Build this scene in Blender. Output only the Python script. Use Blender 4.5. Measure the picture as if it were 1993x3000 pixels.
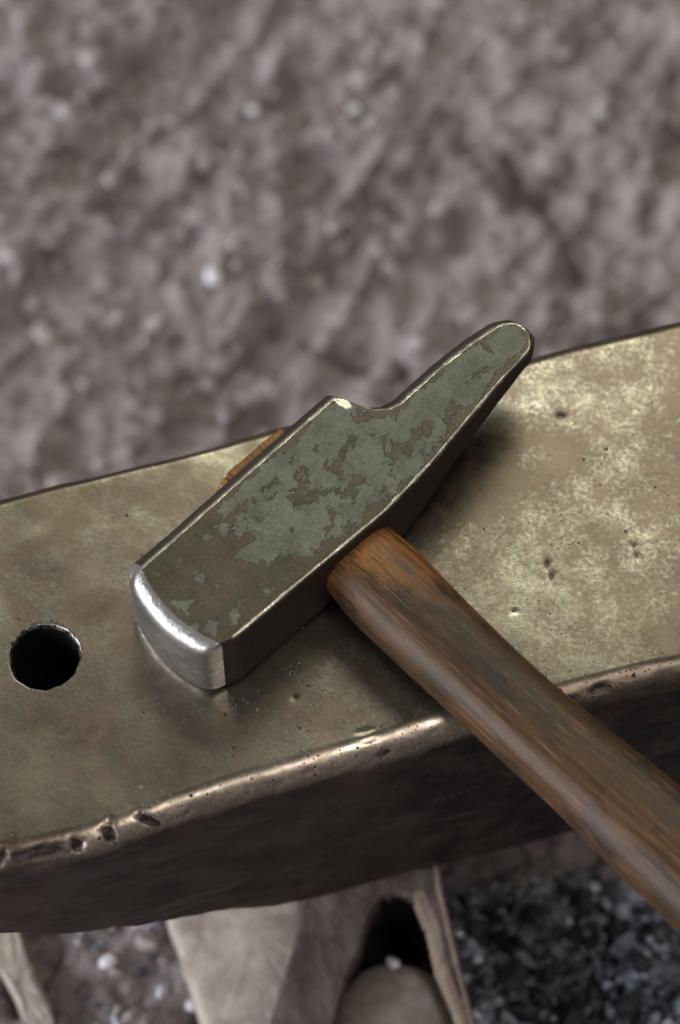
import bpy, bmesh, math, random
import numpy as np
from math import radians, sin, cos, pi

for o in list(bpy.data.objects):
    bpy.data.objects.remove(o)
scene = bpy.context.scene
COL = scene.collection
MM = 0.001
ZF = 0.160            # height of the anvil face above the ground

# ------------------------------------------------------------------ camera
D, TILT = 0.75, radians(27)
cam_d = bpy.data.cameras.new("camera")
cam = bpy.data.objects.new("camera", cam_d)
COL.objects.link(cam)
cam.location = (0, -D * sin(TILT), ZF + D * cos(TILT))
cam.rotation_euler = (TILT, 0, 0)
cam_d.sensor_fit = 'VERTICAL'
cam_d.sensor_height = 36
cam_d.lens = 100
cam_d.clip_start = 0.01
cam_d.clip_end = 50
cam_d.dof.use_dof = True
cam_d.dof.focus_distance = D - 0.018
cam_d.dof.aperture_fstop = 7.5
scene.camera = cam

# ------------------------------------------------------------------ world + lamps (workshop daylight through openings)
world = bpy.data.worlds.new("World")
scene.world = world
world.use_nodes = True
bg = world.node_tree.nodes["Background"]
bg.inputs[0].default_value = (0.60, 0.53, 0.52, 1)
bg.inputs[1].default_value = 0.23


def area(name, loc, target, sx, sy, power, col, spread=180):
    l = bpy.data.lights.new(name, 'AREA')
    l.shape = 'RECTANGLE'
    l.size, l.size_y = sx, sy
    l.energy = power
    l.color = col
    l.spread = radians(spread)
    o = bpy.data.objects.new(name, l)
    COL.objects.link(o)
    o.location = loc
    from mathutils import Vector
    d = Vector(target) - Vector(loc)
    o.rotation_euler = d.to_track_quat('-Z', 'Y').to_euler()
    return o


area("window_light_back", (0.45, 1.50, 2.15), (0.05, 0, 0.15), 1.9, 0.9, 23, (1.0, 0.985, 0.80))
area("doorway_light_left", (-2.05, -0.65, 0.95), (0, 0.05, 0.12), 2.5, 1.5, 84, (0.93, 0.96, 1.0))
area("window_light_front", (0.62, -0.75, 2.0), (0, 0, 0.12), 0.45, 0.45, 9.5, (1.0, 0.93, 0.86))

scene.view_settings.view_transform = 'Standard'
scene.view_settings.look = 'None'
scene.view_settings.exposure = 0
scene.view_settings.gamma = 1
scene.render.engine = 'CYCLES'
scene.cycles.max_bounces = 8

# ------------------------------------------------------------------ helpers
rng = np.random.default_rng(7)
random.seed(7)


def _hash(ix, iy, iz, seed):
    h = (ix.astype(np.int64) * 374761393 + iy.astype(np.int64) * 668265263 + iz.astype(np.int64) * 2147483647 + seed * 974634777) & 0x7fffffff
    h = ((h ^ (h >> 13)) * 1274126177) & 0x7fffffff
    h = (h ^ (h >> 16)) & 0x7fffffff
    return h / 0x7fffffff * 2 - 1


def vnoise(p, scale, seed=0):
    """smooth value noise, p (n,3) in mm, scale = feature size in mm"""
    q = p / scale
    i = np.floor(q)
    f = q - i
    f = f * f * f * (f * (f * 6 - 15) + 10)
    i = i.astype(np.int64)
    r = 0
    for dx in (0, 1):
        wx = f[:, 0] if dx else 1 - f[:, 0]
        for dy in (0, 1):
            wy = f[:, 1] if dy else 1 - f[:, 1]
            for dz in (0, 1):
                wz = f[:, 2] if dz else 1 - f[:, 2]
                r = r + wx * wy * wz * _hash(i[:, 0] + dx, i[:, 1] + dy, i[:, 2] + dz, seed)
    return r


def fbm(p, scale, octs=4, seed=0, gain=0.5):
    r, a = 0, 1.0
    for k in range(octs):
        r = r + a * vnoise(p + 13.7 * k, scale / 2 ** k, seed + k)
        a *= gain
    return r


def sstep(a, b, x):
    t = np.clip((x - a) / (b - a), 0, 1)
    return t * t * (3 - 2 * t)


def mesh_obj(name, verts, faces, mat=None, parent=None, smooth=True, attrs=None):
    """verts in mm"""
    me = bpy.data.meshes.new(name)
    me.from_pydata((np.asarray(verts) * MM).tolist(), [], [list(map(int, f)) for f in faces])
    if smooth:
        me.polygons.foreach_set("use_smooth", [True] * len(me.polygons))
    for k, v in (attrs or {}).items():
        at = me.attributes.new(k, 'FLOAT', 'POINT')
        at.data.foreach_set("value", np.asarray(v, dtype=np.float32))
    me.update()
    o = bpy.data.objects.new(name, me)
    COL.objects.link(o)
    if mat:
        me.materials.append(mat)
    if parent:
        o.parent = parent
    return o


def grid_faces(nu, nv, wrap=False):
    """rows nu, columns nv"""
    i, j = np.meshgrid(np.arange(nu - 1), np.arange(nv if wrap else nv - 1), indexing='ij')
    j2 = (j + 1) % nv
    return np.stack([i * nv + j, i * nv + j2, (i + 1) * nv + j2, (i + 1) * nv + j], -1).reshape(-1, 4)


def grid_normals(P, wrap=False):
    """P (nu,nv,3)"""
    du = np.gradient(P, axis=0)
    if wrap:
        dv = (np.roll(P, -1, 1) - np.roll(P, 1, 1)) * 0.5
    else:
        dv = np.gradient(P, axis=1)
    n = np.cross(dv, du)
    return n / np.maximum(np.linalg.norm(n, axis=-1, keepdims=True), 1e-9)


def tag(o, label=None, cat=None, group=None, kind=None):
    for k, v in (('label', label), ('category', cat), ('group', group), ('kind', kind)):
        if v:
            o[k] = v
    return o


def empty(name, loc=(0, 0, 0), rz=0):
    o = bpy.data.objects.new(name, None)
    COL.objects.link(o)
    o.location = loc
    o.rotation_euler = (0, 0, rz)
    o.empty_display_size = 0.02
    return o


# ------------------------------------------------------------------ material helpers
class NT:
    def __init__(self, name):
        self.m = bpy.data.materials.new(name)
        self.m.use_nodes = True
        self.t = self.m.node_tree
        self.b = self.t.nodes["Principled BSDF"]
        self.co = self.t.nodes.new('ShaderNodeTexCoord').outputs['Object']

    def n(self, kind, **kw):
        nd = self.t.nodes.new(kind)
        for k, v in kw.items():
            setattr(nd, k, v)
        return nd

    def put(self, sock, v):
        if isinstance(v, bpy.types.NodeSocket):
            self.t.links.new(v, sock)
        elif isinstance(v, (tuple, list)) and len(v) == 3 and sock.type == 'RGBA':
            sock.default_value = (*v, 1)
        else:
            sock.default_value = v

    def noise(self, scale, detail=4, rough=0.55, dist=0.0, co=None, seed=0.0):
        nd = self.n('ShaderNodeTexNoise')
        off = self.n('ShaderNodeVectorMath', operation='ADD')
        self.put(off.inputs[0], co or self.co)
        off.inputs[1].default_value = (seed * 0.731 + 0.11, seed * 0.417 + 0.23, seed * 0.293)
        self.put(nd.inputs['Vector'], off.outputs[0])
        nd.inputs['Scale'].default_value = scale
        nd.inputs['Detail'].default_value = detail
        nd.inputs['Roughness'].default_value = rough
        nd.inputs['Distortion'].default_value = dist
        return nd.outputs['Fac']

    def voro(self, scale, co=None, rand=1.0):
        nd = self.n('ShaderNodeTexVoronoi')
        self.put(nd.inputs['Vector'], co or self.co)
        nd.inputs['Scale'].default_value = scale
        nd.inputs['Randomness'].default_value = rand
        return nd.outputs['Distance'], nd.outputs['Color']

    def mapping(self, scale=(1, 1, 1), rot=(0, 0, 0)):
        nd = self.n('ShaderNodeMapping')
        self.put(nd.inputs['Vector'], self.co)
        nd.inputs['Scale'].default_value = scale
        nd.inputs['Rotation'].default_value = rot
        return nd.outputs[0]

    def attr(self, name):
        nd = self.n('ShaderNodeAttribute')
        nd.attribute_name = name
        return nd.outputs['Fac']

    def math(self, op, a, b=0.0, c=0.0, clamp=False):
        nd = self.n('ShaderNodeMath', operation=op, use_clamp=clamp)
        self.put(nd.inputs[0], a)
        self.put(nd.inputs[1], b)
        if len(nd.inputs) > 2:
            self.put(nd.inputs[2], c)
        return nd.outputs[0]

    def ramp(self, v, a, b, lo=0.0, hi=1.0):
        nd = self.n('ShaderNodeMapRange')
        nd.interpolation_type = 'SMOOTHSTEP'
        self.put(nd.inputs['Value'], v)
        for k, x in (('From Min', a), ('From Max', b), ('To Min', lo), ('To Max', hi)):
            self.put(nd.inputs[k], x)
        return nd.outputs[0]

    def mix(self, f, a, b, blend='MIX'):
        nd = self.n('ShaderNodeMix', data_type='RGBA', blend_type=blend)
        self.put(nd.inputs[0], f)
        self.put(nd.inputs[6], a)
        self.put(nd.inputs[7], b)
        return nd.outputs[2]

    def lerp(self, f, a, b):
        nd = self.n('ShaderNodeMix', data_type='FLOAT')
        self.put(nd.inputs[0], f)
        self.put(nd.inputs[2], a)
        self.put(nd.inputs[3], b)
        return nd.outputs[0]

    def bump(self, h, dist, strength=1.0, prev=None):
        nd = self.n('ShaderNodeBump')
        self.put(nd.inputs['Height'], h)
        nd.inputs['Distance'].default_value = dist
        self.put(nd.inputs['Strength'], strength)
        if prev:
            self.put(nd.inputs['Normal'], prev)
        return nd.outputs[0]

    def done(self, col=None, rough=None, metal=None, normal=None, spec=None):
        for k, v in (('Base Color', col), ('Roughness', rough), ('Metallic', metal), ('Normal', normal), ('Specular IOR Level', spec)):
            if v is not None:
                self.put(self.b.inputs[k], v)
        return self.m


def mat_anvil():
    k = NT("worn_anvil_steel")
    worn = k.attr('worn')          # 1 on the polished face, 0 on the forged sides
    edge = k.attr('edge')          # 1 along the rubbed rounded edge
    pitd = k.attr('pitted')        # how densely pitted
    big = k.noise(36, 5, 0.62, 0.5, seed=3.1)
    mid = k.noise(130, 5, 0.66, 0.3, seed=1.2)
    fine = k.noise(850, 3, 0.75, seed=5.0)
    patch = k.math('ADD', k.math('MULTIPLY', big, 0.46), k.math('ADD', k.math('MULTIPLY', mid, 0.44), k.math('MULTIPLY', k.math('ADD', k.math('MULTIPLY', k.math('SUBTRACT', fine, 0.5), k.attr('speck')), 0.5), 0.36)))
    tarn_sheen = k.ramp(k.math('ADD', patch, k.attr('tarnish_and_sheen')), 0.46, 0.78)
    scr = k.noise(60, 3, 0.6, co=k.mapping((60, 3, 1), (0, 0, 0.55)), seed=9)
    scr2 = k.noise(60, 3, 0.6, co=k.mapping((4, 70, 1), (0, 0, 0.25)), seed=4)
    steel = k.mix(k.ramp(big, 0.35, 0.65), (0.385, 0.370, 0.285), (0.40, 0.385, 0.33))
    face = k.mix(tarn_sheen, steel, k.mix(k.ramp(mid, 0.35, 0.65), (0.112, 0.088, 0.070), (0.172, 0.135, 0.104)))
    face = k.mix(k.math('MULTIPLY', k.math('MULTIPLY', edge, k.attr('rubbed')), k.ramp(fine, 0.3, 0.6, 0.35, 0.75)), face, (0.58, 0.49, 0.41))
    # pits
    d, c = k.voro(480)
    sep = k.n('ShaderNodeSeparateColor')
    k.put(sep.inputs[0], c)
    d2, c2 = k.voro(1050)
    sep2 = k.n('ShaderNodeSeparateColor')
    k.put(sep2.inputs[0], c2)
    clump = k.noise(95, 3, 0.6, seed=11)
    dens = k.math('ADD', k.ramp(clump, 0.5, 0.75, 0.0, 0.28), k.math('MULTIPLY', pitd, k.ramp(clump, 0.35, 0.6, 0.1, 0.75)))
    on1 = k.math('LESS_THAN', sep.outputs[0], k.math('MULTIPLY', dens, 0.55))
    on2 = k.math('LESS_THAN', sep2.outputs[0], dens)
    p1 = k.math('MULTIPLY', on1, k.ramp(k.math('ADD', d, k.math('MULTIPLY', fine, 0.35)), 0.30, 0.46, 1.0, 0.0))
    p2 = k.math('MULTIPLY', on2, k.ramp(k.math('ADD', d2, k.math('MULTIPLY', fine, 0.3)), 0.28, 0.42, 1.0, 0.0))
    pit = k.math('MAXIMUM', p1, k.math('MULTIPLY', p2, 0.8))
    face = k.mix(pit, face, (0.035, 0.028, 0.026))
    # forged scale of the sides
    sn = k.noise(70, 6, 0.68, 0.3, co=k.mapping((0.8, 1, 1.2)), seed=2)
    side = k.mix(k.ramp(sn, 0.35, 0.7), (0.019, 0.0135, 0.0115), (0.062, 0.042, 0.034))
    sp = k.ramp(k.noise(420, 3, 0.6, seed=8), 0.70, 0.78)
    side = k.mix(k.math('MULTIPLY', sp, 0.5), side, (0.16, 0.13, 0.12))
    w = k.ramp(k.math('ADD', worn, k.math('MULTIPLY', k.math('SUBTRACT', mid, 0.5), 0.7)), 0.12, 0.68)
    dd = k.attr('dent')
    col = k.mix(w, side, face)
    col = k.mix(k.ramp(k.math('ADD', dd, k.math('MULTIPLY', k.math('SUBTRACT', mid, 0.5), 0.8)), 0.35, 0.7), col, (0.075, 0.058, 0.054))
    rough = k.lerp(w, k.ramp(sn, 0.3, 0.7, 0.42, 0.62), k.math('ADD', k.ramp(mid, 0.3, 0.7, 0.19, 0.28), k.math('ADD', k.math('MULTIPLY', tarn_sheen, 0.09), k.math('MULTIPLY', edge, 0.10))))
    rough = k.math('ADD', rough, k.math('MULTIPLY', pit, 0.2))
    metal = k.math('MULTIPLY', k.lerp(w, 0.35, 0.97), k.math('SUBTRACT', 1.0, k.math('MULTIPLY', pit, 0.6)))
    h = k.math('ADD', k.math('MULTIPLY', pit, -1.0), k.math('ADD', k.math('MULTIPLY', scr, 0.07), k.math('MULTIPLY', scr2, 0.03)))
    h = k.math('ADD', h, k.math('MULTIPLY', fine, 0.22))
    nb = k.bump(h, 0.00022, 0.55)
    nb = k.bump(k.math('MULTIPLY', k.math('SUBTRACT', 1.0, w), sn), 0.0012, 0.6, nb)
    return k.done(col, rough, metal, nb)


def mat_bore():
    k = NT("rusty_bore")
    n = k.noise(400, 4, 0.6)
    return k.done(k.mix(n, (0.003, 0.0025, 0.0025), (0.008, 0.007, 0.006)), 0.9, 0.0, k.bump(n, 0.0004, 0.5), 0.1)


def mat_rim():
    k = NT("chamfered_steel_rim")
    n = k.noise(700, 4, 0.65)
    col = k.mix(k.ramp(n, 0.42, 0.6), (0.05, 0.045, 0.045), (0.48, 0.46, 0.42))
    return k.done(col, 0.34, 0.85, k.bump(n, 0.0004, 0.6))


def mat_head():
    k = NT("patinated_hammer_steel")
    edge = k.attr('edge')
    bias = k.attr('flake')
    n1 = k.noise(105, 7, 0.60, 0.7, seed=6.35)
    n2 = k.noise(210, 6, 0.62, 0.5, seed=4.4)
    fine = k.noise(1300, 3, 0.7, seed=1)
    grit = k.noise(2600, 2, 0.7, seed=3)
    v = k.math('ADD', k.math('ADD', k.math('MULTIPLY', n1, 0.52), k.math('MULTIPLY', n2, 0.48)), k.math('ADD', bias, k.math('MULTIPLY', k.math('SUBTRACT', fine, 0.5), 0.10)))
    fl = k.ramp(v, 0.474, 0.506)
    rim = k.math('MULTIPLY', k.ramp(v, 0.462, 0.487), k.math('SUBTRACT', 1.0, fl))
    brown = k.mix(k.ramp(k.noise(60, 5, 0.6, seed=4), 0.35, 0.65), (0.045, 0.041, 0.025), (0.078, 0.060, 0.043))
    brown = k.mix(k.ramp(fine, 0.4, 0.7, 0.0, 0.5), brown, (0.13, 0.10, 0.075))
    green = k.mix(k.ramp(k.noise(150, 5, 0.65, seed=7), 0.35, 0.65), (0.076, 0.081, 0.060), (0.122, 0.129, 0.096))
    green = k.mix(k.ramp(grit, 0.5, 0.75, 0.0, 0.7), green, (0.27, 0.28, 0.22))
    col = k.mix(fl, brown, green)
    col = k.mix(k.math('MULTIPLY', rim, 0.25), col, (0.03, 0.026, 0.022))
    # bare rubs in the middle where the brown is scuffed
    scuff = k.math('MULTIPLY', k.ramp(k.noise(75, 5, 0.7, 0.5, seed=12), 0.60, 0.70), k.ramp(fine, 0.45, 0.62))
    col = k.mix(k.math('MULTIPLY', scuff, 0.7), col, (0.24, 0.21, 0.16))
    e = k.ramp(k.math('ADD', edge, k.math('MULTIPLY', k.math('SUBTRACT', n2, 0.5), 1.3)), 0.34, 0.60)
    e = k.math('MULTIPLY', e, k.ramp(fine, 0.28, 0.5, 0.35, 1.0))
    col = k.mix(e, col, (0.80, 0.76, 0.63))
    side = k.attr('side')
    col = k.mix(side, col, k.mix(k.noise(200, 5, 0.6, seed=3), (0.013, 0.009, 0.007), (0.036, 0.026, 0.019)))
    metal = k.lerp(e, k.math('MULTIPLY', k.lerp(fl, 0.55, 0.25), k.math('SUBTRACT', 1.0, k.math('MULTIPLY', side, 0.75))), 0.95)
    rough = k.lerp(e, k.math('ADD', k.lerp(fl, k.ramp(fine, 0.3, 0.7, 0.36, 0.5), 0.56), k.math('MULTIPLY', side, 0.22)), 0.30)
    h = k.math('ADD', k.math('MULTIPLY', fl, 0.8), k.math('ADD', k.math('MULTIPLY', fine, 0.5), k.math('MULTIPLY', grit, k.lerp(fl, 0.15, 0.4))))
    return k.done(col, rough, metal, k.bump(h, 0.00022, 0.7))


def mat_polished():
    k = NT("polished_striking_steel")
    n = k.noise(150, 5, 0.6, 0.5, seed=2)
    st = k.noise(30, 4, 0.6, co=k.mapping((1, 22, 60), (0.5, 0, 0)), seed=5)
    col = k.mix(k.ramp(n, 0.35, 0.7), (0.60, 0.60, 0.58), (0.42, 0.415, 0.415))
    rough = k.math('ADD', k.ramp(n, 0.3, 0.7, 0.20, 0.34), k.math('MULTIPLY', st, 0.05))
    h = k.math('ADD', k.math('MULTIPLY', n, 1.0), k.math('MULTIPLY', st, 0.5))
    return k.done(col, rough, 0.93, k.bump(h, 0.0005, 0.7))


def mat_wood():
    k = NT("oiled_walnut_handle")
    co = k.mapping((1, 0.012, 1))
    g1 = k.noise(420, 4, 0.65, 0.15, co=co, seed=1)
    g2 = k.noise(1250, 3, 0.68, 0.08, co=k.mapping((1, 0.016, 1)), seed=6)
    g3 = k.noise(1900, 2, 0.6, 0.08, co=k.mapping((1, 0.025, 1)), seed=9)
    blot = k.noise(55, 5, 0.66, 0.5, co=k.mapping((1, 0.3, 1)), seed=3)
    smud = k.noise(110, 5, 0.7, 0.4, co=k.mapping((1, 0.6, 1)), seed=5)
    col = k.mix(k.ramp(g1, 0.3, 0.7), (0.024, 0.0135, 0.006), (0.080, 0.039, 0.0145))
    col = k.mix(k.ramp(blot, 0.42, 0.66, 0.0, 0.8), col, k.mix(g2, (0.036, 0.019, 0.008), (0.130, 0.058, 0.020)))
    col = k.mix(k.ramp(smud, 0.48, 0.66, 0.0, 0.8), col, (0.020, 0.014, 0.009))
    # clean wood by the head
    fresh = k.ramp(k.math('ADD', k.attr('fresh'), k.math('ADD', k.math('MULTIPLY', k.math('SUBTRACT', blot, 0.5), 1.3), k.math('MULTIPLY', k.math('SUBTRACT', smud, 0.5), -0.9))), 0.25, 1.0)
    col = k.mix(fresh, col, k.mix(g2, (0.17, 0.064, 0.013), (0.36, 0.155, 0.040)))
    col = k.mix(k.ramp(g2, 0.50, 0.36, 0.0, 0.6), col, (0.015, 0.009, 0.005))
    flk = k.math('MULTIPLY', k.ramp(g3, 0.60, 0.66), k.ramp(k.noise(90, 3, 0.6, seed=14), 0.40, 0.62))
    col = k.mix(k.math('MULTIPLY', flk, 0.4), col, (0.38, 0.19, 0.075))
    col = k.mix(k.math('MULTIPLY', k.ramp(g3, 0.38, 0.32), 0.75), col, (0.008, 0.006, 0.005))
    rough = k.ramp(g2, 0.3, 0.7, 0.42, 0.55)
    h = k.math('ADD', k.math('MULTIPLY', g2, 0.6), k.math('ADD', k.math('MULTIPLY', g3, 0.9), k.math('MULTIPLY', flk, -0.5)))
    return k.done(col, rough, 0.0, k.bump(h, 0.00025, 0.5), 0.38)


def mat_foot():
    k = NT("rusty_anvil_foot")
    n = k.noise(90, 6, 0.65, 0.3)
    f = k.noise(500, 4, 0.7, seed=4)
    col = k.mix(k.ramp(n, 0.3, 0.7), (0.038, 0.027, 0.024), (0.090, 0.064, 0.057))
    col = k.mix(k.ramp(k.math('ADD', k.attr('rub'), k.math('MULTIPLY', k.math('SUBTRACT', n, 0.5), 0.9)), 0.4, 0.75), col, (0.21, 0.155, 0.12))
    return k.done(col, 0.68, 0.1, k.bump(k.math('ADD', n, k.math('MULTIPLY', f, 0.4)), 0.0015, 0.7))


def mat_dirt():
    k = NT("packed_workshop_dirt")
    n = k.noise(45, 7, 0.68, 0.3)
    f = k.noise(330, 5, 0.72, seed=4)
    f2 = k.noise(140, 4, 0.7, seed=8)
    col = k.mix(k.ramp(n, 0.3, 0.7), (0.275, 0.23, 0.232), (0.42, 0.36, 0.362))
    col = k.mix(k.ramp(f2, 0.34, 0.54, 0.6, 0.0), col, (0.065, 0.047, 0.044))
    col = k.mix(k.ramp(f, 0.55, 0.75, 0.0, 0.6), col, (0.40, 0.35, 0.34))
    col = k.mix(k.ramp(k.math('ADD', k.attr('soot_and_shade'), k.math('MULTIPLY', k.math('SUBTRACT', n, 0.5), 0.9)), 0.35, 0.7), col, (0.012, 0.011, 0.012))
    return k.done(col, 0.85, 0.0, k.bump(k.math('ADD', f, f2), 0.003, 0.8), 0.3)


def mat_stone(name, a, b, rough=0.75, sc=120, spec=0.35, stain=None):
    k = NT(name)
    n = k.noise(sc, 6, 0.65, 0.3)
    f = k.noise(sc * 5, 4, 0.7, seed=4)
    col = k.mix(k.ramp(n, 0.3, 0.7), a, b)
    if stain:
        col = k.mix(k.ramp(k.noise(55, 4, 0.6, 0.4, seed=2), 0.46, 0.62, 0.0, 0.85), col, stain)
    col = k.mix(k.ramp(f, 0.55, 0.8, 0.0, 0.5), col, tuple(min(1, x * 1.5) for x in b))
    return k.done(col, rough, 0.0, k.bump(k.math('ADD', n, k.math('MULTIPLY', f, 0.5)), 0.0008, 0.7), spec)


def mat_var(name, a, b, rough, attr='tone', spec=0.5, metal=0.0):
    k = NT(name)
    n = k.noise(500, 4, 0.6)
    t = k.attr(attr)
    col = k.mix(t, a, b)
    col = k.mix(k.ramp(n, 0.35, 0.7, 0.0, 0.4), col, a)
    return k.done(col, rough, metal, k.bump(n, 0.0004, 0.5), spec)


M_ANVIL, M_BORE, M_HEAD, M_POL, M_WOOD, M_FOOT, M_DIRT = mat_anvil(), mat_bore(), mat_head(), mat_polished(), mat_wood(), mat_foot(), mat_dirt()
M_RIM = mat_rim()
M_PALE = mat_stone("pale_sandstone", (0.34, 0.295, 0.25), (0.49, 0.44, 0.385), stain=(0.24, 0.185, 0.165))
M_DUSTY = mat_stone("dusty_brown_stone", (0.20, 0.165, 0.14), (0.33, 0.275, 0.24))
M_WHITE = mat_stone("bright_quartz", (0.58, 0.58, 0.62), (0.80, 0.81, 0.86), 0.35, spec=0.6)
M_GREY = mat_stone("grey_pebble_stone", (0.26, 0.235, 0.24), (0.46, 0.43, 0.44), 0.6)
M_COAL = mat_var("broken_coal", (0.034, 0.037, 0.047), (0.66, 0.75, 0.90), 0.20, spec=0.8)
M_GRAVEL = mat_var("dusty_gravel", (0.24, 0.20, 0.20), (0.44, 0.385, 0.385), 0.7)

# ------------------------------------------------------------------ ground
def axis(lo, hi, flo, fhi, step):
    mid = np.arange(flo, fhi + 0.01, step)
    def out(a, b):
        r, d = [], step
        x = a
        while x < b:
            d *= 1.18
            x += d
            r.append(min(x, b))
        return r
    left = [-v for v in out(-flo, -lo)][::-1]
    return np.array(left + list(mid) + out(fhi, hi))


def ground_height(p):
    q = p.copy()
    # slight grain direction as raked ash
    c, s = cos(0.9), sin(0.9)
    r = np.stack([(q[:, 0] * c + q[:, 1] * s) * 0.55, -q[:, 0] * s + q[:, 1] * c, q[:, 2]], -1)
    h = 5.0 * fbm(q, 60, 2, 3)
    h += 7.0 * (1 - np.abs(fbm(r, 26, 4, 11, 0.55)) * 1.9)
    h += 1.7 * fbm(q, 8, 3, 17)
    h -= 7.0 * np.exp(-(fbm(r, 52, 3, 23) / 0.085) ** 2) * sstep(-0.1, 0.5, fbm(q, 75, 2, 29))
    return h - 4.0 - 52 * sstep(35, 115, p[:, 1])


gx = axis(-1500, 1500, -150, 150, 1.3)
gy = axis(-1200, 1800, -130, 350, 1.3)
X, Y = np.meshgrid(gx, gy, indexing='ij')
P = np.stack([X, Y, 0 * X], -1).reshape(-1, 3)
P[:, 2] = ground_height(P)
soot_and_shade = np.maximum(sstep(6, 0, np.hypot((P[:, 0] - 15) / 3.5, (P[:, 1] + 72) / 5)), np.maximum(sstep(26, 42, P[:, 0] - 0.28 * (P[:, 1] + 60) * -1) * sstep(-44, -60, P[:, 1]),  # coal dust, plus painted shade on the ground inside the foot's arch
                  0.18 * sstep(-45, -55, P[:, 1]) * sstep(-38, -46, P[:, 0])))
g = mesh_obj("ground", P, grid_faces(len(gx), len(gy))[:, ::-1], M_DIRT, attrs={'soot_and_shade': soot_and_shade})
tag(g, kind='structure')

# ------------------------------------------------------------------ anvil
anvil = empty("anvil", (0, 0, 0))
tag(anvil, "worn steel anvil with round hole in its face, hammer resting on it", "anvil")

BX = [-130, -89.9, -67.3, -41.0, -21.4, 10.0, 51.3, 66.8, 78.7, 92.9, 180]
BY = [-7, 4.8, 11.7, 18.8, 24.8, 32.1, 47.6, 51.7, 55.1, 59.2, 84]
FX = [-130, -84.8, -63.3, -44, -17, 7.3, 30.0, 59.5, 74, 87.7, 180]
FY = [-102.5, -98.7, -95.2, -87.2, -77.6, -70.5, -62.3, -55.6, -51.2, -48.2, -28.0]
TX = [-130, -85, -45, -12, 30, 180]
TY = [46, 56, 78, 101, 104, 106]


def smooth_interp(x, xs, ys, sig=9):
    k = np.linspace(-2.5, 2.5, 21)
    w = np.exp(-k * k / 2)
    return sum(wi * np.interp(x + ki * sig, xs, ys) for wi, ki in zip(w, k)) / w.sum()


xs = np.concatenate([np.arange(-128, -98, 3.0), np.arange(-98, 104, 0.62), np.arange(104, 180, 4.0)])
prof = []          # (kind, t) : built per station below
nface = 175
RB, RFR = 3.5, 7.2


def section(x):
    yb = smooth_interp(np.array([x]), BX, BY)[0]
    yf = smooth_interp(np.array([x]), FX, FY, 8)[0]
    th = smooth_interp(np.array([x]), TX, TY)[0]
    pts, worn, edge, arc = [], [], [], []
    def add(y, z, w, e, r=-999.0):
        pts.append((x, y, z)); worn.append(w); edge.append(e); arc.append(r)
    for t in np.linspace(0, 1, 24, endpoint=False):           # back side upwards
        add(yb, -th + (th - RB) * t, 0, 0)
    for a in np.linspace(0, pi / 2, 12, endpoint=False):       # back rounding
        add(yb - RB + RB * cos(a), -RB + RB * sin(a), sin(a) ** 1.5, 0)
    for t in np.linspace(0, 1, nface, endpoint=False):         # face
        y = yb - RB + (yf + RFR - yb + RB) * t
        add(y, 0, 1, 0, (yf + RFR) - y)
    for a in np.linspace(0, pi / 2, 20, endpoint=False):       # front rounding
        add(yf + RFR - RFR * sin(a), -RFR + RFR * cos(a), cos(a) ** 0.8, sin(2 * a) * (1 if a < pi / 4 else sin(2 * a)), RFR * a)
    for t in np.linspace(0, 1, 80, endpoint=False):            # front side down
        b = 6.0 * max(0, (t - 0.9) / 0.1) ** 2
        add(yf + b, -RFR - (th - RFR) * t, 0, 0, RFR * pi / 2 + (th - RFR) * t)
    for t in np.linspace(0, 1, 16, endpoint=False):            # underside
        add(yf + 6 + (yb - yf - 6) * t, -th, 0, 0)
    return pts, worn, edge, arc


A = [section(x) for x in xs]
P = np.array([a[0] for a in A])
worn = np.array([a[1] for a in A])
edge = np.array([a[2] for a in A])
arc = np.array([a[3] for a in A]).reshape(-1)
nv = P.shape[1]
N = grid_normals(P, True)
if N[len(xs) // 2, 24 + 12 + nface // 2, 2] < 0:
    N = -N
flat = P.reshape(-1, 3)
# gentle unevenness of the hammered face, rougher forging on the sides
dn = 0.22 * fbm(flat, 46, 2, 5) + 0.05 * fbm(flat, 11, 2, 8)
wf = worn.reshape(-1)
dn += (1 - wf) * (0.9 * fbm(flat * np.array([0.6, 1, 1.6]), 22, 4, 21))
dn += edge.reshape(-1) * (0.13 * fbm(flat, 6, 3, 31) + 0.45 * fbm(flat, 30, 2, 37))
# chips and dents on the front edge: x, arc from the face, half length, half width, depth, skew (mm)
CHIPS = [(-76, 5.2, 7.5, 1.7, 1.0, 0.15), (-71, 6.4, 5.0, 0.8, 0.7, 0.1), (-85, 5.8, 1.3, 3.0, 1.3, 0.5), (-65.5, 5.4, 1.5, 2.3, 1.2, -0.2), (-57.5, 4.6, 1.6, 2.6, 1.2, -0.3),
         (-48, 4.6, 1.5, 3.2, 1.0, -0.9), (-38, 6.6, 0.7, 1.0, 0.4, 0), (-15, 6.4, 1.8, 0.7, 0.3, 0), (-8, 5.4, 2.4, 0.9, 0.3, -0.3), (6.7, -1.0, 2.0, 0.6, 0.3, -0.6), (7.2, 1.9, 2.0, 0.6, 0.3, -0.5),
         (11, 6.6, 2.0, 1.0, 0.4, 0), (24, 5.0, 0.9, 0.6, 0.35, 0), (66, 4.2, 2.4, 1.4, 0.6, 0.1), (58.5, 5.8, 2.6, 1.4, 0.6, 0)]
DENTS = [(59.2, 28.8, 1.6, 1.0, 0.25), (54.0, -15.6, 0.8, 1.5, 0.18), (55.0, -18.8, 1.0, 1.6, 0.15), (77, -10, 1.0, 0.9, 0.12), (77.5, -13, 0.9, 1.2, 0.12), (-11.5, -53, 0.9, 0.9, 0.2), (37, 20, 1.0, 0.8, 0.1), (45, -29, 0.9, 0.6, 0.12)]
dent = np.zeros(len(flat))
wob = 1 + 0.55 * fbm(flat, 2.4, 2, 77)
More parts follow.
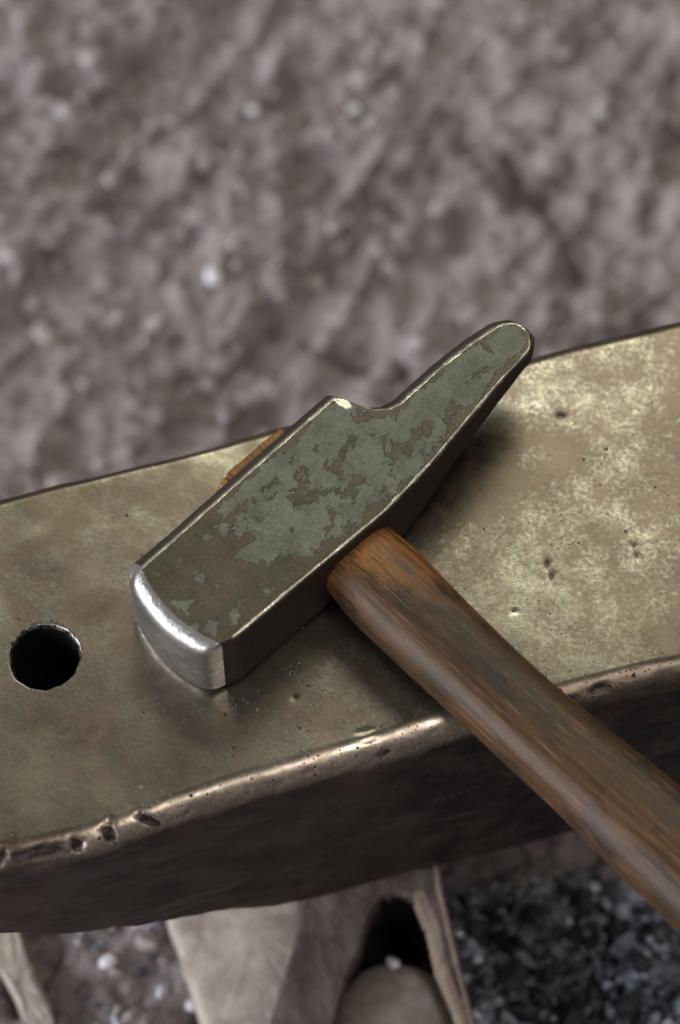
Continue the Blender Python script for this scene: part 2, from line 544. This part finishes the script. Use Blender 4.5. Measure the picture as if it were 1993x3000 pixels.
for (a, b, rx, ra, dp, sk) in CHIPS:
    da = arc - b
    e = ((flat[:, 0] - a - sk * -da) / rx) ** 2 + (da / ra) ** 2
    f = 1 / (1 + np.maximum(e * wob, 0) ** 3)
    dn -= 0.62 * dp * f * (1 + 0.4 * fbm(flat, 1.6, 2, 78))
    dent = np.maximum(dent, f * min(1, dp / 0.7))
for (a, b, rx, ry, dp) in DENTS:
    e = ((flat[:, 0] - a) / rx) ** 2 + ((flat[:, 1] - b) / ry) ** 2 + (flat[:, 2] / 2) ** 2
    f = np.exp(-np.maximum(e * wob, 0) ** 1.4)
    dn -= dp * f
    dent = np.maximum(dent, f * 0.85)
rubbed = np.clip(sstep(-74, -58, flat[:, 0]) * sstep(48, 36, flat[:, 0]) + 0.08, 0, 1)
wf = np.clip(wf - 0.38 * edge.reshape(-1) * (1 - rubbed), 0, 1)
P = (flat + N.reshape(-1, 3) * dn[:, None]).reshape(P.shape)
# rounded ends: squeeze first and last stations
HX, HY = -75.9, -41.7
rr = np.hypot(flat[:, 0] - HX, flat[:, 1] - HY)
pitd = np.clip(1.0 * edge.reshape(-1) + 0.9 * sstep(7, 0, flat[:, 1] - np.interp(flat[:, 0], FX, FY) - 3) * wf
               + 0.9 * sstep(13.5, 9, rr) * wf + 0.25 * sstep(40, 0, np.hypot(flat[:, 0] + 25, flat[:, 1] + 62)) * wf, 0, 1)
tarn_sheen = 0.035 + 0.16 * sstep(2.5, 7, arc) * (arc > 0) * (arc < 14) + 0.035 * sstep(10, 40, flat[:, 0]) + 0.30 * edge.reshape(-1) * (1 - rubbed) + 0.02 * sstep(-15, -70, flat[:, 0]) + 0.10 * sstep(70, 100, flat[:, 0]) - 0.09 * np.exp(-(((flat[:, 0] - 58) / 16) ** 2 + ((flat[:, 1] - 33) / 8) ** 2))  # patina, plus painted window sheen beyond the peen and shade below the edge highlight
tarn_sheen += 0.10 * np.exp(-(((flat[:, 0] - 30) / 22) ** 2 + ((flat[:, 1] - 6) / 16) ** 2)) - 0.05 * np.exp(-(((flat[:, 0] - 55) / 25) ** 2 + ((flat[:, 1] + 30) / 18) ** 2))  # darker patch beside the peen, lighter patch right of the handle
P = P.reshape(-1, 3)
P[:, 2] += ZF * 1000
faces = grid_faces(len(xs), nv, True)
caps = [list(range(nv)), list(range((len(xs) - 1) * nv, len(xs) * nv))[::-1]]
body = mesh_obj("body", P, list(map(list, faces)) + caps, M_ANVIL, anvil,
                attrs={'worn': wf, 'edge': edge.reshape(-1), 'pitted': pitd, 'dent': dent, 'rubbed': rubbed, 'tarnish_and_sheen': tarn_sheen, 'speck': 0.35 + 0.9 * sstep(-20, 45, flat[:, 0])})
bm = bmesh.new()
bm.from_mesh(body.data)
bmesh.ops.recalc_face_normals(bm, faces=bm.faces)
bm.to_mesh(body.data)
bm.free()
# the round hole: bored with a chamfered cutter
RH = 8.75
cp = []
ns = 96
prof_c = [(-90, RH * 0.98), (-1.3, RH), (-0.35, RH + 0.35), (2.5, RH + 2.3)]
for (z, r) in prof_c:
    for i in range(ns):
        a = 2 * pi * i / ns
        rw = r + 0.10 * sin(3 * a + 1) + 0.07 * sin(7 * a) + (0.09 * sin(13 * a + 2) if z > -2 else 0)
        cp.append((HX + rw * cos(a), HY + rw * sin(a), ZF * 1000 + z))
cf = list(map(list, grid_faces(len(prof_c), ns, True)))
cf += [list(range(ns))[::-1], list(range((len(prof_c) - 1) * ns, len(prof_c) * ns))]
cut = mesh_obj("cutter", cp, cf, M_BORE, smooth=True)
cut.data.materials.append(M_RIM)
bm = bmesh.new(); bm.from_mesh(cut.data); bmesh.ops.recalc_face_normals(bm, faces=bm.faces)
for f in bm.faces:
    f.material_index = 1 if f.calc_center_median().z > (ZF - 0.0011) else 0
bm.to_mesh(cut.data); bm.free()
md = body.modifiers.new("bore", 'BOOLEAN')
md.operation = 'DIFFERENCE'
md.solver = 'EXACT'
md.material_mode = 'TRANSFER'
md.object = cut
bpy.context.view_layer.update()
dg = bpy.context.evaluated_depsgraph_get()
nm = bpy.data.meshes.new_from_object(body.evaluated_get(dg))
body.modifiers.clear()
body.data = nm
nm.name = "body"
bpy.data.objects.remove(cut)

# waist and arched foot: height field over an outline with an arch in its front
FOOT = [(28.4, 40), (29.5, -50), (32.2, -69), (37, -86), (42.3, -102.6), (47, -122), (40.5, -122), (33.0, -104), (26.5, -90), (23.5, -80), (20.0, -73.6), (16.5, -71.6),
        (13.0, -72.4), (9.6, -77), (6.5, -85.2), (2.8, -92), (-0.5, -104), (-3, -122), (-29, -122), (-23, -102.6), (-16, -82), (-13.2, -71.5), (-13, 40)]


def poly_sd(px, py, poly):
    d = np.full(px.shape, 1e9)
    ins = np.zeros(px.shape, bool)
    n = len(poly)
    for i in range(n):
        x1, y1 = poly[i]; x2, y2 = poly[(i + 1) % n]
        ex, ey = x2 - x1, y2 - y1
        t = np.clip(((px - x1) * ex + (py - y1) * ey) / (ex * ex + ey * ey), 0, 1)
        d = np.minimum(d, np.hypot(px - x1 - t * ex, py - y1 - t * ey))
        c = ((y1 > py) != (y2 > py)) & (px < (x2 - x1) * (py - y1) / (y2 - y1 + 1e-12) + x1)
        ins ^= c
    return np.where(ins, d, -d)


fx = np.arange(-40, 62, 0.6); fy = np.arange(-126, 46, 0.6)
X, Y = np.meshgrid(fx, fy, indexing='ij')
sd = poly_sd(X, Y, FOOT)
q = np.stack([X, Y, 0 * X], -1).reshape(-1, 3)
sd = sd + 0.22 * fbm(q, 9, 2, 40).reshape(X.shape)
top = 62 + 2 * np.clip((Y + 60) / 60, 0, 0.6) * 60 - 24 * sstep(-62, -105, Y)
top = np.minimum(top, 75)
top += 1.3 * fbm(q, 13, 4, 44).reshape(X.shape)
rib = np.exp(-((sd - 3.4) / 2.2) ** 2) * sstep(26, 30, X) * (Y < -44)
top += 0.6 * rib
arch = (X > -4) & (X < 41) & (Y < -66) & (poly_sd(X, Y, [(26.0, -60), (27.5, -74), (37.5, -104), (43, -124), (-14, -124), (-5, -90), (5, -66), (17, -60)]) > 0)
t = np.where(arch, sstep(-3.0, 2.0, sd), sstep(-1.0, 3.2, sd))
Z = -6 + (top + 6) * t ** 0.8
rub = np.clip(1.1 * np.exp(-((sd - 2.6) / 2.4) ** 2) * sstep(19, 24, X) * sstep(-46, -56, Y) + 0.25 * np.exp(-((sd - 2) / 2) ** 2), 0, 1)
keep = (sd > -2.0) & ~(arch & (sd < 0.9))
gxs, gys = np.gradient(sd, 0.6)
near = arch & (sd >= 0.9) & (sd < 1.5)
sh = np.where(near, 0.9 - sd, 0)
X = X + sh * gxs
Y = Y + sh * gys
idx = -np.ones(X.shape, int)
idx[keep] = np.arange(keep.sum())
fc = []
for i in range(len(fx) - 1):
    for j in range(len(fy) - 1):
        qd = (idx[i, j], idx[i + 1, j], idx[i + 1, j + 1], idx[i, j + 1])
        if min(qd) >= 0:
            fc.append(qd)
foot = mesh_obj("foot", np.stack([X, Y, Z], -1)[keep], fc, M_FOOT, anvil, attrs={'rub': rub[keep]})

# ------------------------------------------------------------------ hammer (local x = along the head, y = towards the wedged end, z = up)
HA = radians(44.8)
hammer = empty("hammer", (-0.039, -0.0397, ZF), HA)
tag(hammer, "hammer with green-grey patinated head and dark wooden handle lying on the anvil", "hammer")

# side outlines of the head (mm along, mm across), the round tip of the peen handled apart
TC, TW = 112.6, -3.6
LX = [-10, 0, 30, 66, 68.6, 69.9, 70.9, 71.9, 73.4, 75.8, 79.3, 86, 92.6, 107, TC]
LY = [15.9, 15.9, 16.3, 16.5, 16.4, 14.6, 11.6, 9.0, 6.4, 4.3, 3.2, 3.3, 3.4, 2.9, 2.2]
RX = [-10, 0, 25, 55, 70, 80, 105, TC]
RY = [-15.8, -15.8, -16.5, -17.5, -16.4, -15.0, -11.6, -10.8]
RO, RI = 8.0, 6.1                  # tip radius at the side wall and at the top crease
HT = 27.0
BX2 = [-10, 60, 78, 119.8]
BY2 = [0, 0, 10.0, 20.0]
ss = np.concatenate([np.arange(0, 66, 0.6), np.arange(66, 80, 0.28), np.arange(80, 112.4, 0.6), TC + RO * np.sin(np.linspace(0, 0.985, 50) * pi / 2)])


def limits(s):
    """outer left, outer right, crease left, crease right, top height"""
    yl, yr = np.interp(s, LX, LY), np.interp(s, RX, RY)
    ol, orr, il, ir = yl + 2.5, yr, yl - 0.9, yr + 0.8
    zt = HT - 1.2 * sstep(95, 119, s)
    if s > TC:
        u = s - TC
        co_, ci_ = math.sqrt(max(RO * RO - u * u, 0)) / RO, math.sqrt(max(RI * RI - u * u, 0)) / RI
        ol, orr = TW + (ol - TW) * co_, TW + (orr - TW) * co_
        il, ir = TW + (il - TW) * ci_, TW + (ir - TW) * ci_
        zt -= 3.0 * max(0.0, (u - RI) / (RO - RI)) ** 1.4
    return ol, orr, il, ir, zt


def head_section(s):
    ol, orr, il, ir, zt = limits(s)
    zb = smooth_interp(np.array([s]), BX2, BY2, 4)[0]
    pin = 1.3 * math.exp(-(max(s, 0) / 2.5) ** 1.5)
    orr += pin; ir += pin
    ol += 0.4 * math.exp(-max(s, 0) / 3.0)
    k = min(1, (ol - orr) / 12.0)
    zw = max(zb + 2.0, zt - 3.2 * k)
    poly = [(ir, zt, 30), (il, zt, 10), (ol - 0.15 * k, zw, 22), (ol, zb + 1.6 * k, 8), (ol - 3 * k, zb, 26), (orr + 2.2 * k, zb, 8), (orr, zb + 1.6 * k, 24), (orr, max(zb + 1.8, zt - 1.1 * k), 6)]
    yl, yr = ol, orr
    pts, ed = [], []
    n = len(poly)
    for i in range(n):
        a, b = poly[i], poly[(i + 1) % n]
        cnt = max(6, a[2] * 2)
        u = np.linspace(0, 1, cnt, endpoint=False)
        for t in u:
            pts.append((a[0] + (b[0] - a[0]) * t, a[1] + (b[1] - a[1]) * t))
    pts = np.array(pts)
    # soften the corners
    kern = np.exp(-np.linspace(-2, 2, 9) ** 2 / 2); kern /= kern.sum()
    sm = sum(w * np.roll(pts, j - 4, 0) for j, w in enumerate(kern))
    return sm, (zb, zt, yl, yr)


secs, edg, sid = [], [], []
for s in ss:
    sm, (zb, zt, yl, yr) = head_section(s)
    secs.append(np.column_stack([np.full(len(sm), s), sm]))
P = np.array(secs)
nvh = P.shape[1]
# front end bows outward
wn = np.clip(P[:, :, 1] / 16.0, -1, 1)
P[:, :, 0] -= 3.4 * (1 - wn ** 2) * np.exp(-(P[:, :, 0] / 9.0) ** 2)
N = grid_normals(P, True)
if N[40, 30, 2] < 0:
    N = -N
flat = P.reshape(-1, 3)
d_edge = np.zeros(P.shape[:2])
LIM = np.array([limits(v) for v in ss])
il, ir = LIM[:, 2:3], LIM[:, 3:4]
zt = np.where(ss > TC + RI, HT - 1.2, LIM[:, 4])[:, None]
Sc, Yc, Zc = P[:, :, 0], P[:, :, 1], P[:, :, 2]
top_m = np.exp(-((zt - Zc) / 0.8) ** 2)
e_left = np.exp(-((Yc - il) / 0.5) ** 2) * top_m
e_right = np.exp(-((Yc - ir) / 0.42) ** 2) * top_m * 0.80
tip = np.exp(-((Sc - TC - RI) / 0.45) ** 2) * top_m * 0.8 * (np.abs(Yc - TW) < 3)
shoulder = np.exp(-((Sc - 69.0) / 1.4) ** 2) * top_m * sstep(8, 14, Yc)
edge = np.clip(np.maximum.reduce([e_left, e_right, tip, shoulder]), 0, 1)
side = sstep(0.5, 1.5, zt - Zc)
dist_in = np.minimum.reduce([il - Yc, Yc - ir, TC + RI - Sc])
flake = 0.030 - 0.15 * sstep(3.2, 0.2, dist_in) - 0.11 * sstep(34, 12, Sc + 0.5 * Yc) + 0.05 * sstep(70, 85, Sc)
dn = 0.10 * fbm(flat, 14, 3, 61) + 0.03 * fbm(flat, 3, 2, 66) + 0.10 * edge.reshape(-1) * fbm(flat, 3.5, 3, 67)
P2 = flat + N.reshape(-1, 3) * dn[:, None]
faces = list(map(list, grid_faces(len(ss), nvh, True)))
faces.append(list(range((len(ss) - 1) * nvh, len(ss) * nvh)))
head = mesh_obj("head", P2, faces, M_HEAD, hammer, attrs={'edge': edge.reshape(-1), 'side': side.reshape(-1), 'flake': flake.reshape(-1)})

# polished striking face: rings closing over the front end
ring0 = P2.reshape(P.shape)[0]
cen = np.array([0, 0.0, 11.5])
rho = np.concatenate([np.linspace(1.0, 0.82, 34), np.linspace(0.79, 0.03, 30)])
rings = []
for r in rho:
    q = ring0.copy()
    q[:, 1] = cen[1] + (ring0[:, 1] - cen[1]) * r
    q[:, 2] = cen[2] + (ring0[:, 2] - cen[2]) * r
    dome = 3.7 * (1 - r ** 17.0) + 0.8 * (1 - r ** 2)
    bow = 3.4 * (1 - np.clip(q[:, 1] / 16, -1, 1) ** 2)
    q[:, 0] = -dome - bow * 1.0 + (ring0[:, 0] + 3.4 * (1 - np.clip(ring0[:, 1] / 16, -1, 1) ** 2)) * r
    rings.append(q)
PF = np.array(rings)
ff = list(map(list, grid_faces(len(rho), nvh, True)[:, ::-1])) + [list(range((len(rho) - 1) * nvh, len(rho) * nvh))[::-1]]
fl2 = PF.reshape(-1, 3)
fl2 = fl2 + np.array([-1, 0, 0]) * (0.10 * fbm(fl2, 9, 2, 90) * np.repeat(1 - rho ** 4, nvh))[:, None]
face_o = mesh_obj("striking_face", fl2, ff, M_POL, head)
face_o["label"] = "bright polished steel striking face"
for o in (head, face_o):
    bm = bmesh.new(); bm.from_mesh(o.data)
    bmesh.ops.recalc_face_normals(bm, faces=bm.faces)
    bm.to_mesh(o.data); bm.free()
# recalc on an open cap can flip: make sure the cap looks outward (-x)
if sum(p.normal.x * p.area for p in face_o.data.polygons) > 0:
    face_o.data.flip_normals()

# handle
WX = [21, 10, -12, -17, -24, -30, -48, -64, -80, -100, -120, -140, -200, -250, -262]
CX = [43.4, 43.6, 44.6, 44.8, 44.3, 44.0, 43.2, 42.8, 42.6, 43.1, 43.0, 43.0, 42.8, 42.8, 42.8]
HWX = [12.6, 12.4, 11.0, 11.1, 12.0, 12.2, 11.7, 11.3, 11.2, 12.0, 12.9, 13.5, 14.3, 13.4, 10.0]
HTZ = [8.6, 8.6, 8.6, 8.8, 9.4, 9.7, 9.6, 9.5, 9.5, 10.0, 10.6, 11.0, 11.5, 11.0, 8.0]


def handle_mesh(name, ws, parent, jag=0.0, ex=2.5):
    nn = 110
    th = np.linspace(0, 2 * pi, nn, endpoint=False)
    rows, fresh = [], []
    for w in ws:
        c = smooth_interp(np.array([w]), WX[::-1], CX[::-1], 3)[0]
        hw = smooth_interp(np.array([w]), WX[::-1], HWX[::-1], 3)[0]
        hz = smooth_interp(np.array([w]), WX[::-1], HTZ[::-1], 3)[0]
        e = 2 / ex
        x = c + hw * np.sign(np.cos(th)) * np.abs(np.cos(th)) ** e
        z = 13.2 + hz * np.sign(np.sin(th)) * np.abs(np.sin(th)) ** e
        rows.append(np.column_stack([x, np.full(nn, w), z]))
        fresh.append(np.full(nn, float(np.interp(w, [-75, -42, -26, -16], [0, 0.22, 0.60, 0.98])) if w < 0 else 0.75) + 0.25 * (x - c) / hw * (1 if w < 0 else 0))
    P = np.array(rows)
    flat = P.reshape(-1, 3)
    d = 0.12 * fbm(flat * np.array([1, 0.12, 1]), 5, 3, 5) + 0.10 * fbm(flat, 22, 2, 9)
    n = P - P.mean(1, keepdims=True)
    n /= np.linalg.norm(n, axis=-1, keepdims=True)
    P = (flat + n.reshape(-1, 3) * d[:, None]).reshape(P.shape)
    if jag:
        P[-1, :, 1] += jag * fbm(P[-1], 2.0, 2, 15)
        P[-2, :, 1] += 0.6 * jag * fbm(P[-1], 2.0, 2, 15)
    # caps as shrinking rings
    out = [P]
    def cap(row, sgn):
        r = []
        for k in (0.985, 0.93, 0.6, 0.2):
            q = row.mean(0) + (row - row.mean(0)) * k
            q[:, 1] = row[:, 1] * k + row[:, 1].mean() * (1 - k) + sgn * (0.4 if jag else 2.5) * (1 - k ** 2)
            if jag:
                q[:, 1] += 0.3 * vnoise(q, 1.5, 8)
            r.append(q)
        return np.array(r)
    c0 = cap(P[0], 1 if ws[0] > ws[-1] else -1)[::-1]
    c1 = cap(P[-1], -1 if ws[0] > ws[-1] else 1)
    Q = np.concatenate([c0, P, c1])
    fr = np.concatenate([np.tile(fresh[0], (4, 1)), np.array(fresh), np.tile(fresh[-1], (4, 1))])
    f = list(map(list, grid_faces(len(Q), nn, True)))
    f += [list(range(nn)), list(range((len(Q) - 1) * nn, len(Q) * nn))[::-1]]
    o = mesh_obj(name, Q.reshape(-1, 3), f, M_WOOD, parent, attrs={'fresh': fr.reshape(-1)})
    bm = bmesh.new(); bm.from_mesh(o.data)
    bmesh.ops.recalc_face_normals(bm, faces=bm.faces)
    bm.to_mesh(o.data); bm.free()
    return o


handle = handle_mesh("handle", np.concatenate([np.arange(-10, -150, -0.9), np.arange(-150, -262, -4.0)]), hammer)
tenon = handle_mesh("handle_end", np.arange(10, 21.0, 0.35), hammer, jag=0.8, ex=6)
tenon["label"] = "orange sawn wood end sticking out of the head"

# ------------------------------------------------------------------ stones on the ground around the anvil
def slab(name, outline, z0, z1, mat, bev=2.0, seed=1, rough=0.5):
    """flat stone: outline (mm, world) with bevelled and roughened edge"""
    o = np.array(outline, float)
    n = len(o)
    # resample
    pts = []
    for i in range(n):
        a, b = o[i], o[(i + 1) % n]
        m = max(2, int(np.hypot(*(b - a)) / 1.5))
        for t in np.linspace(0, 1, m, endpoint=False):
            pts.append(a + (b - a) * t)
    pts = np.array(pts)
    kern = np.exp(-np.linspace(-2, 2, 7) ** 2 / 2); kern /= kern.sum()
    pts = sum(w * np.roll(pts, j - 3, 0) for j, w in enumerate(kern))
    cen = pts.mean(0)
    rows = []
    prof = [(0.0, z0), (0.0, z1 - bev), (0.3 * bev, z1 - 0.3 * bev), (bev, z1)]
    for ins, z in prof:
        d = cen - pts
        L = np.linalg.norm(d, axis=1, keepdims=True)
        rows.append(np.column_stack([pts + d / L * ins, np.full(len(pts), z)]))
    for k in (0.85, 0.6, 0.35, 0.1):
        q = rows[3].copy()
        q[:, :2] = cen + (q[:, :2] - cen) * k
        rows.append(q)
    P = np.array(rows)
    fl = P.reshape(-1, 3)
    fl = fl + np.stack([fbm(fl, 7, 3, seed + i) for i in range(3)], -1) * rough
    base = np.array([cen[0], cen[1], 0])
    f = list(map(list, grid_faces(len(rows), len(pts), True)))
    f += [list(range(len(pts)))[::-1], list(range((len(rows) - 1) * len(pts), len(rows) * len(pts)))]
    ob = mesh_obj(name, fl - base, f, mat)
    ob.location = base * MM
    bm = bmesh.new(); bm.from_mesh(ob.data)
    bmesh.ops.recalc_face_normals(bm, faces=bm.faces)
    bm.to_mesh(ob.data); bm.free()
    return ob


tag(slab("stone_slab", [(-53.5, -58), (-41, -93.5), (-34, -112), (-6, -112), (-6, -22), (-44, -20)], -4, 11, M_PALE, 3.0, 3, 0.5),
    "pale beige stone slab lying under the anvil beside its foot", "stone")
tag(slab("stone_bar", [(-112, -50), (-99, -57), (-96, -66), (-85, -91), (-78, -114), (-87, -114), (-92, -94), (-103, -74), (-114, -64)], -4, 11, M_PALE, 2.0, 9, 0.8),
    "narrow pale stone bar at the lower left corner below the anvil", "stone")
tag(slab("flat_stone", [(-1.5, -99), (-1, -90), (4, -83.0), (12, -79.5), (22.3, -80), (28, -83), (33, -97), (39, -112), (37, -128), (-3, -128)], -4, 29, M_DUSTY, 5, 14, 0.7),
    "rounded brown stone set in the arch of the anvil foot", "stone")


def pebble(name, loc, r, mat, label, cat="pebble", seed=0, group=None, flatz=0.7, facet=False):
    bm = bmesh.new()
    bmesh.ops.create_icosphere(bm, subdivisions=1 if facet else 3, radius=1.0)
    v = np.array([x.co[:] for x in bm.verts])
    rs = np.random.default_rng(seed + 100)
    if facet:
        v = v * (1 + 0.28 * rs.uniform(-1, 1, (len(v), 1)))
    else:
        v = v * (1 + 0.28 * fbm(v * 10 + seed * 31, 9, 3, seed))[:, None]
    v = v * np.array([1, rs.uniform(0.65, 0.95), flatz])
    for x, c in zip(bm.verts, v):
        x.co = c * r * MM
    me = bpy.data.meshes.new(name)
    bm.to_mesh(me); bm.free()
    if not facet:
        me.polygons.foreach_set("use_smooth", [True] * len(me.polygons))
    me.materials.append(mat)
    o = bpy.data.objects.new(name, me)
    COL.objects.link(o)
    z = loc[2] if len(loc) > 2 else float(ground_height(np.array([[loc[0], loc[1], 0.0]]))[0]) + r * flatz * 0.8
    o.location = (loc[0] * MM, loc[1] * MM, z * MM)
    o.rotation_euler = (rs.uniform(-.3, .3), rs.uniform(-.3, .3), rs.uniform(0, 6.28))
    return tag(o, label, cat, group)


pebble("white_stone_chip", (15.5, -81.0, 29.5), 2.3, M_WHITE, "small white stone chip on the brown stone in the foot's arch", "stone chip", 3)
PEB = [((-33, 279), 2.6, M_WHITE, "small white pebble on the dirt, left of the pair near the top"),
       ((4.7, 277.7), 3.0, M_WHITE, "round white pebble on the dirt, right of the pair near the top"),
       ((-46, 201), 4.0, M_WHITE, "pale pebble on the dirt midway down the left half"),
       ((8.3, 294.5), 4.6, M_GREY, "grey pebble just above the round white one near the top"),
       ((-93.5, 299.5), 4.8, M_GREY, "grey pebble near the top left corner"),
       ((26.9, 172.5), 4.0, M_GREY, "grey pebble on the dirt just left of the hammer's tip"),
       ((-103.4, 276.7), 4.2, M_GREY, "grey pebble at the left border below the top corner"),
       ((97.2, 274.8), 4.5, M_GREY, "grey pebble at the right border near the top")]
for i, (l, r, m, lab) in enumerate(PEB):
    pebble("pebble", l, r, m, lab, seed=i)
LOW = [((-85, -53), 2.4, "bright white pebble below the anvil's left end"),
       ((-70, -73), 2.6, "white pebble right of the narrow pale bar at lower left"),
       ((-44.5, -84), 2.4, "white pebble against the left edge of the pale slab")]
for i, (l, r, lab) in enumerate(LOW):
    pebble("pebble", l, r, M_WHITE, lab, seed=20 + i)


# ------------------------------------------------------------------ loose gravel and coal
def scatter(name, pts, sizes, mat, tones, seed, label, cat, lift=0.3):
    rs = np.random.default_rng(seed)
    bm = bmesh.new(); bmesh.ops.create_icosphere(bm, subdivisions=1, radius=1.0)
    bm.verts.ensure_lookup_table()
    bv = np.array([v.co[:] for v in bm.verts]); bf = np.array([[v.index for v in f.verts] for f in bm.faces]); bm.free()
    n = len(pts)
    V = bv[None] * (1 + 0.30 * rs.uniform(-1, 1, (n, len(bv), 1)))
    V = V * rs.uniform(0.55, 1.15, (n, 1, 3)) * sizes[:, None, None]
    a = rs.uniform(0, 2 * pi, n); ca, sa = np.cos(a)[:, None], np.sin(a)[:, None]
    b = rs.uniform(-0.6, 0.6, n); cb, sb = np.cos(b)[:, None], np.sin(b)[:, None]
    x, y, z = V[..., 0], V[..., 1], V[..., 2]
    x, z = x * cb + z * sb, -x * sb + z * cb
    x, y = x * ca - y * sa, x * sa + y * ca
    V = np.stack([x, y, z], -1)
    base = pts.copy()
    base[:, 2] = ground_height(pts) + sizes * lift + pts[:, 2]
    V = V + base[:, None]
    F = (bf[None] + (np.arange(n) * len(bv))[:, None, None]).reshape(-1, 3)
    o = mesh_obj(name, V.reshape(-1, 3), F, mat, smooth=False, attrs={'tone': np.repeat(tones, len(bv))})
    return tag(o, label, cat, kind='stuff')


rs = np.random.default_rng(3)
n = 2400
pts = np.column_stack([rs.uniform(-160, 160, n), rs.uniform(-130, 350, n), np.zeros(n)])
ok = (poly_sd(pts[:, 0], pts[:, 1], FOOT) < -4)
pts = pts[ok]
sz = np.clip(rs.lognormal(0.62, 0.5, len(pts)), 0.7, 5.5)
scatter("gravel", pts, sz, M_GRAVEL, rs.uniform(0, 1, len(pts)) ** 2, 5, "loose brown-grey gravel strewn over the dirt around the anvil", "gravel")

COALP = [(31, -50), (60, -46), (92, -47), (125, -62), (125, -96), (100, -92), (80, -104), (76, -125), (51, -125), (45, -102), (37, -74)]
n = 4600
pts = np.column_stack([rs.uniform(25, 130, n), rs.uniform(-125, -40, n), np.zeros(n)])
sdc = poly_sd(pts[:, 0], pts[:, 1], COALP)
ok = sdc > rs.uniform(-5, 2, n)
pts = pts[ok]; sdc = sdc[ok]
pts[:, 2] = np.clip(sdc * 0.35, 0, 7) * rs.uniform(0.2, 1, len(pts))
sz = np.clip(rs.lognormal(0.35, 0.5, len(pts)), 0.5, 4.0)
scatter("coal_slack", pts, sz, M_COAL, rs.uniform(0, 1, len(pts)) ** 1.9, 6, "heap of fine black coal pieces right of the anvil foot", "coal")
n = 70
pts = np.column_stack([rs.uniform(-105, -42, n), rs.uniform(-110, -40, n), np.zeros(n)])
scatter("ash_and_cinders", pts, np.clip(rs.lognormal(0.35, 0.5, n), 0.7, 3.5), M_COAL, rs.uniform(0.1, 1, n) ** 1.5, 8, "dark cinders on the ground between the pale stones", "cinders")
LC = [(58, -58), (70, -66), (84, -60), (49, -66), (62, -78), (77, -80), (90, -74), (55, -90), (68, -92), (52, -78), (97, -64), (86, -88), (62, -101), (74, -54)]
for i, (x, y) in enumerate(LC):
    gz = float(ground_height(np.array([[x, y, 0.0]]))[0])
    pebble("coal_lump", (x, y, gz + 8.5), 4.2 + 1.3 * ((i * 7) % 5) / 4, M_COAL, "larger faceted black coal lump in the coal heap by the anvil foot", "coal lump", 40 + i, "larger coal lumps in the heap", 0.8, True)
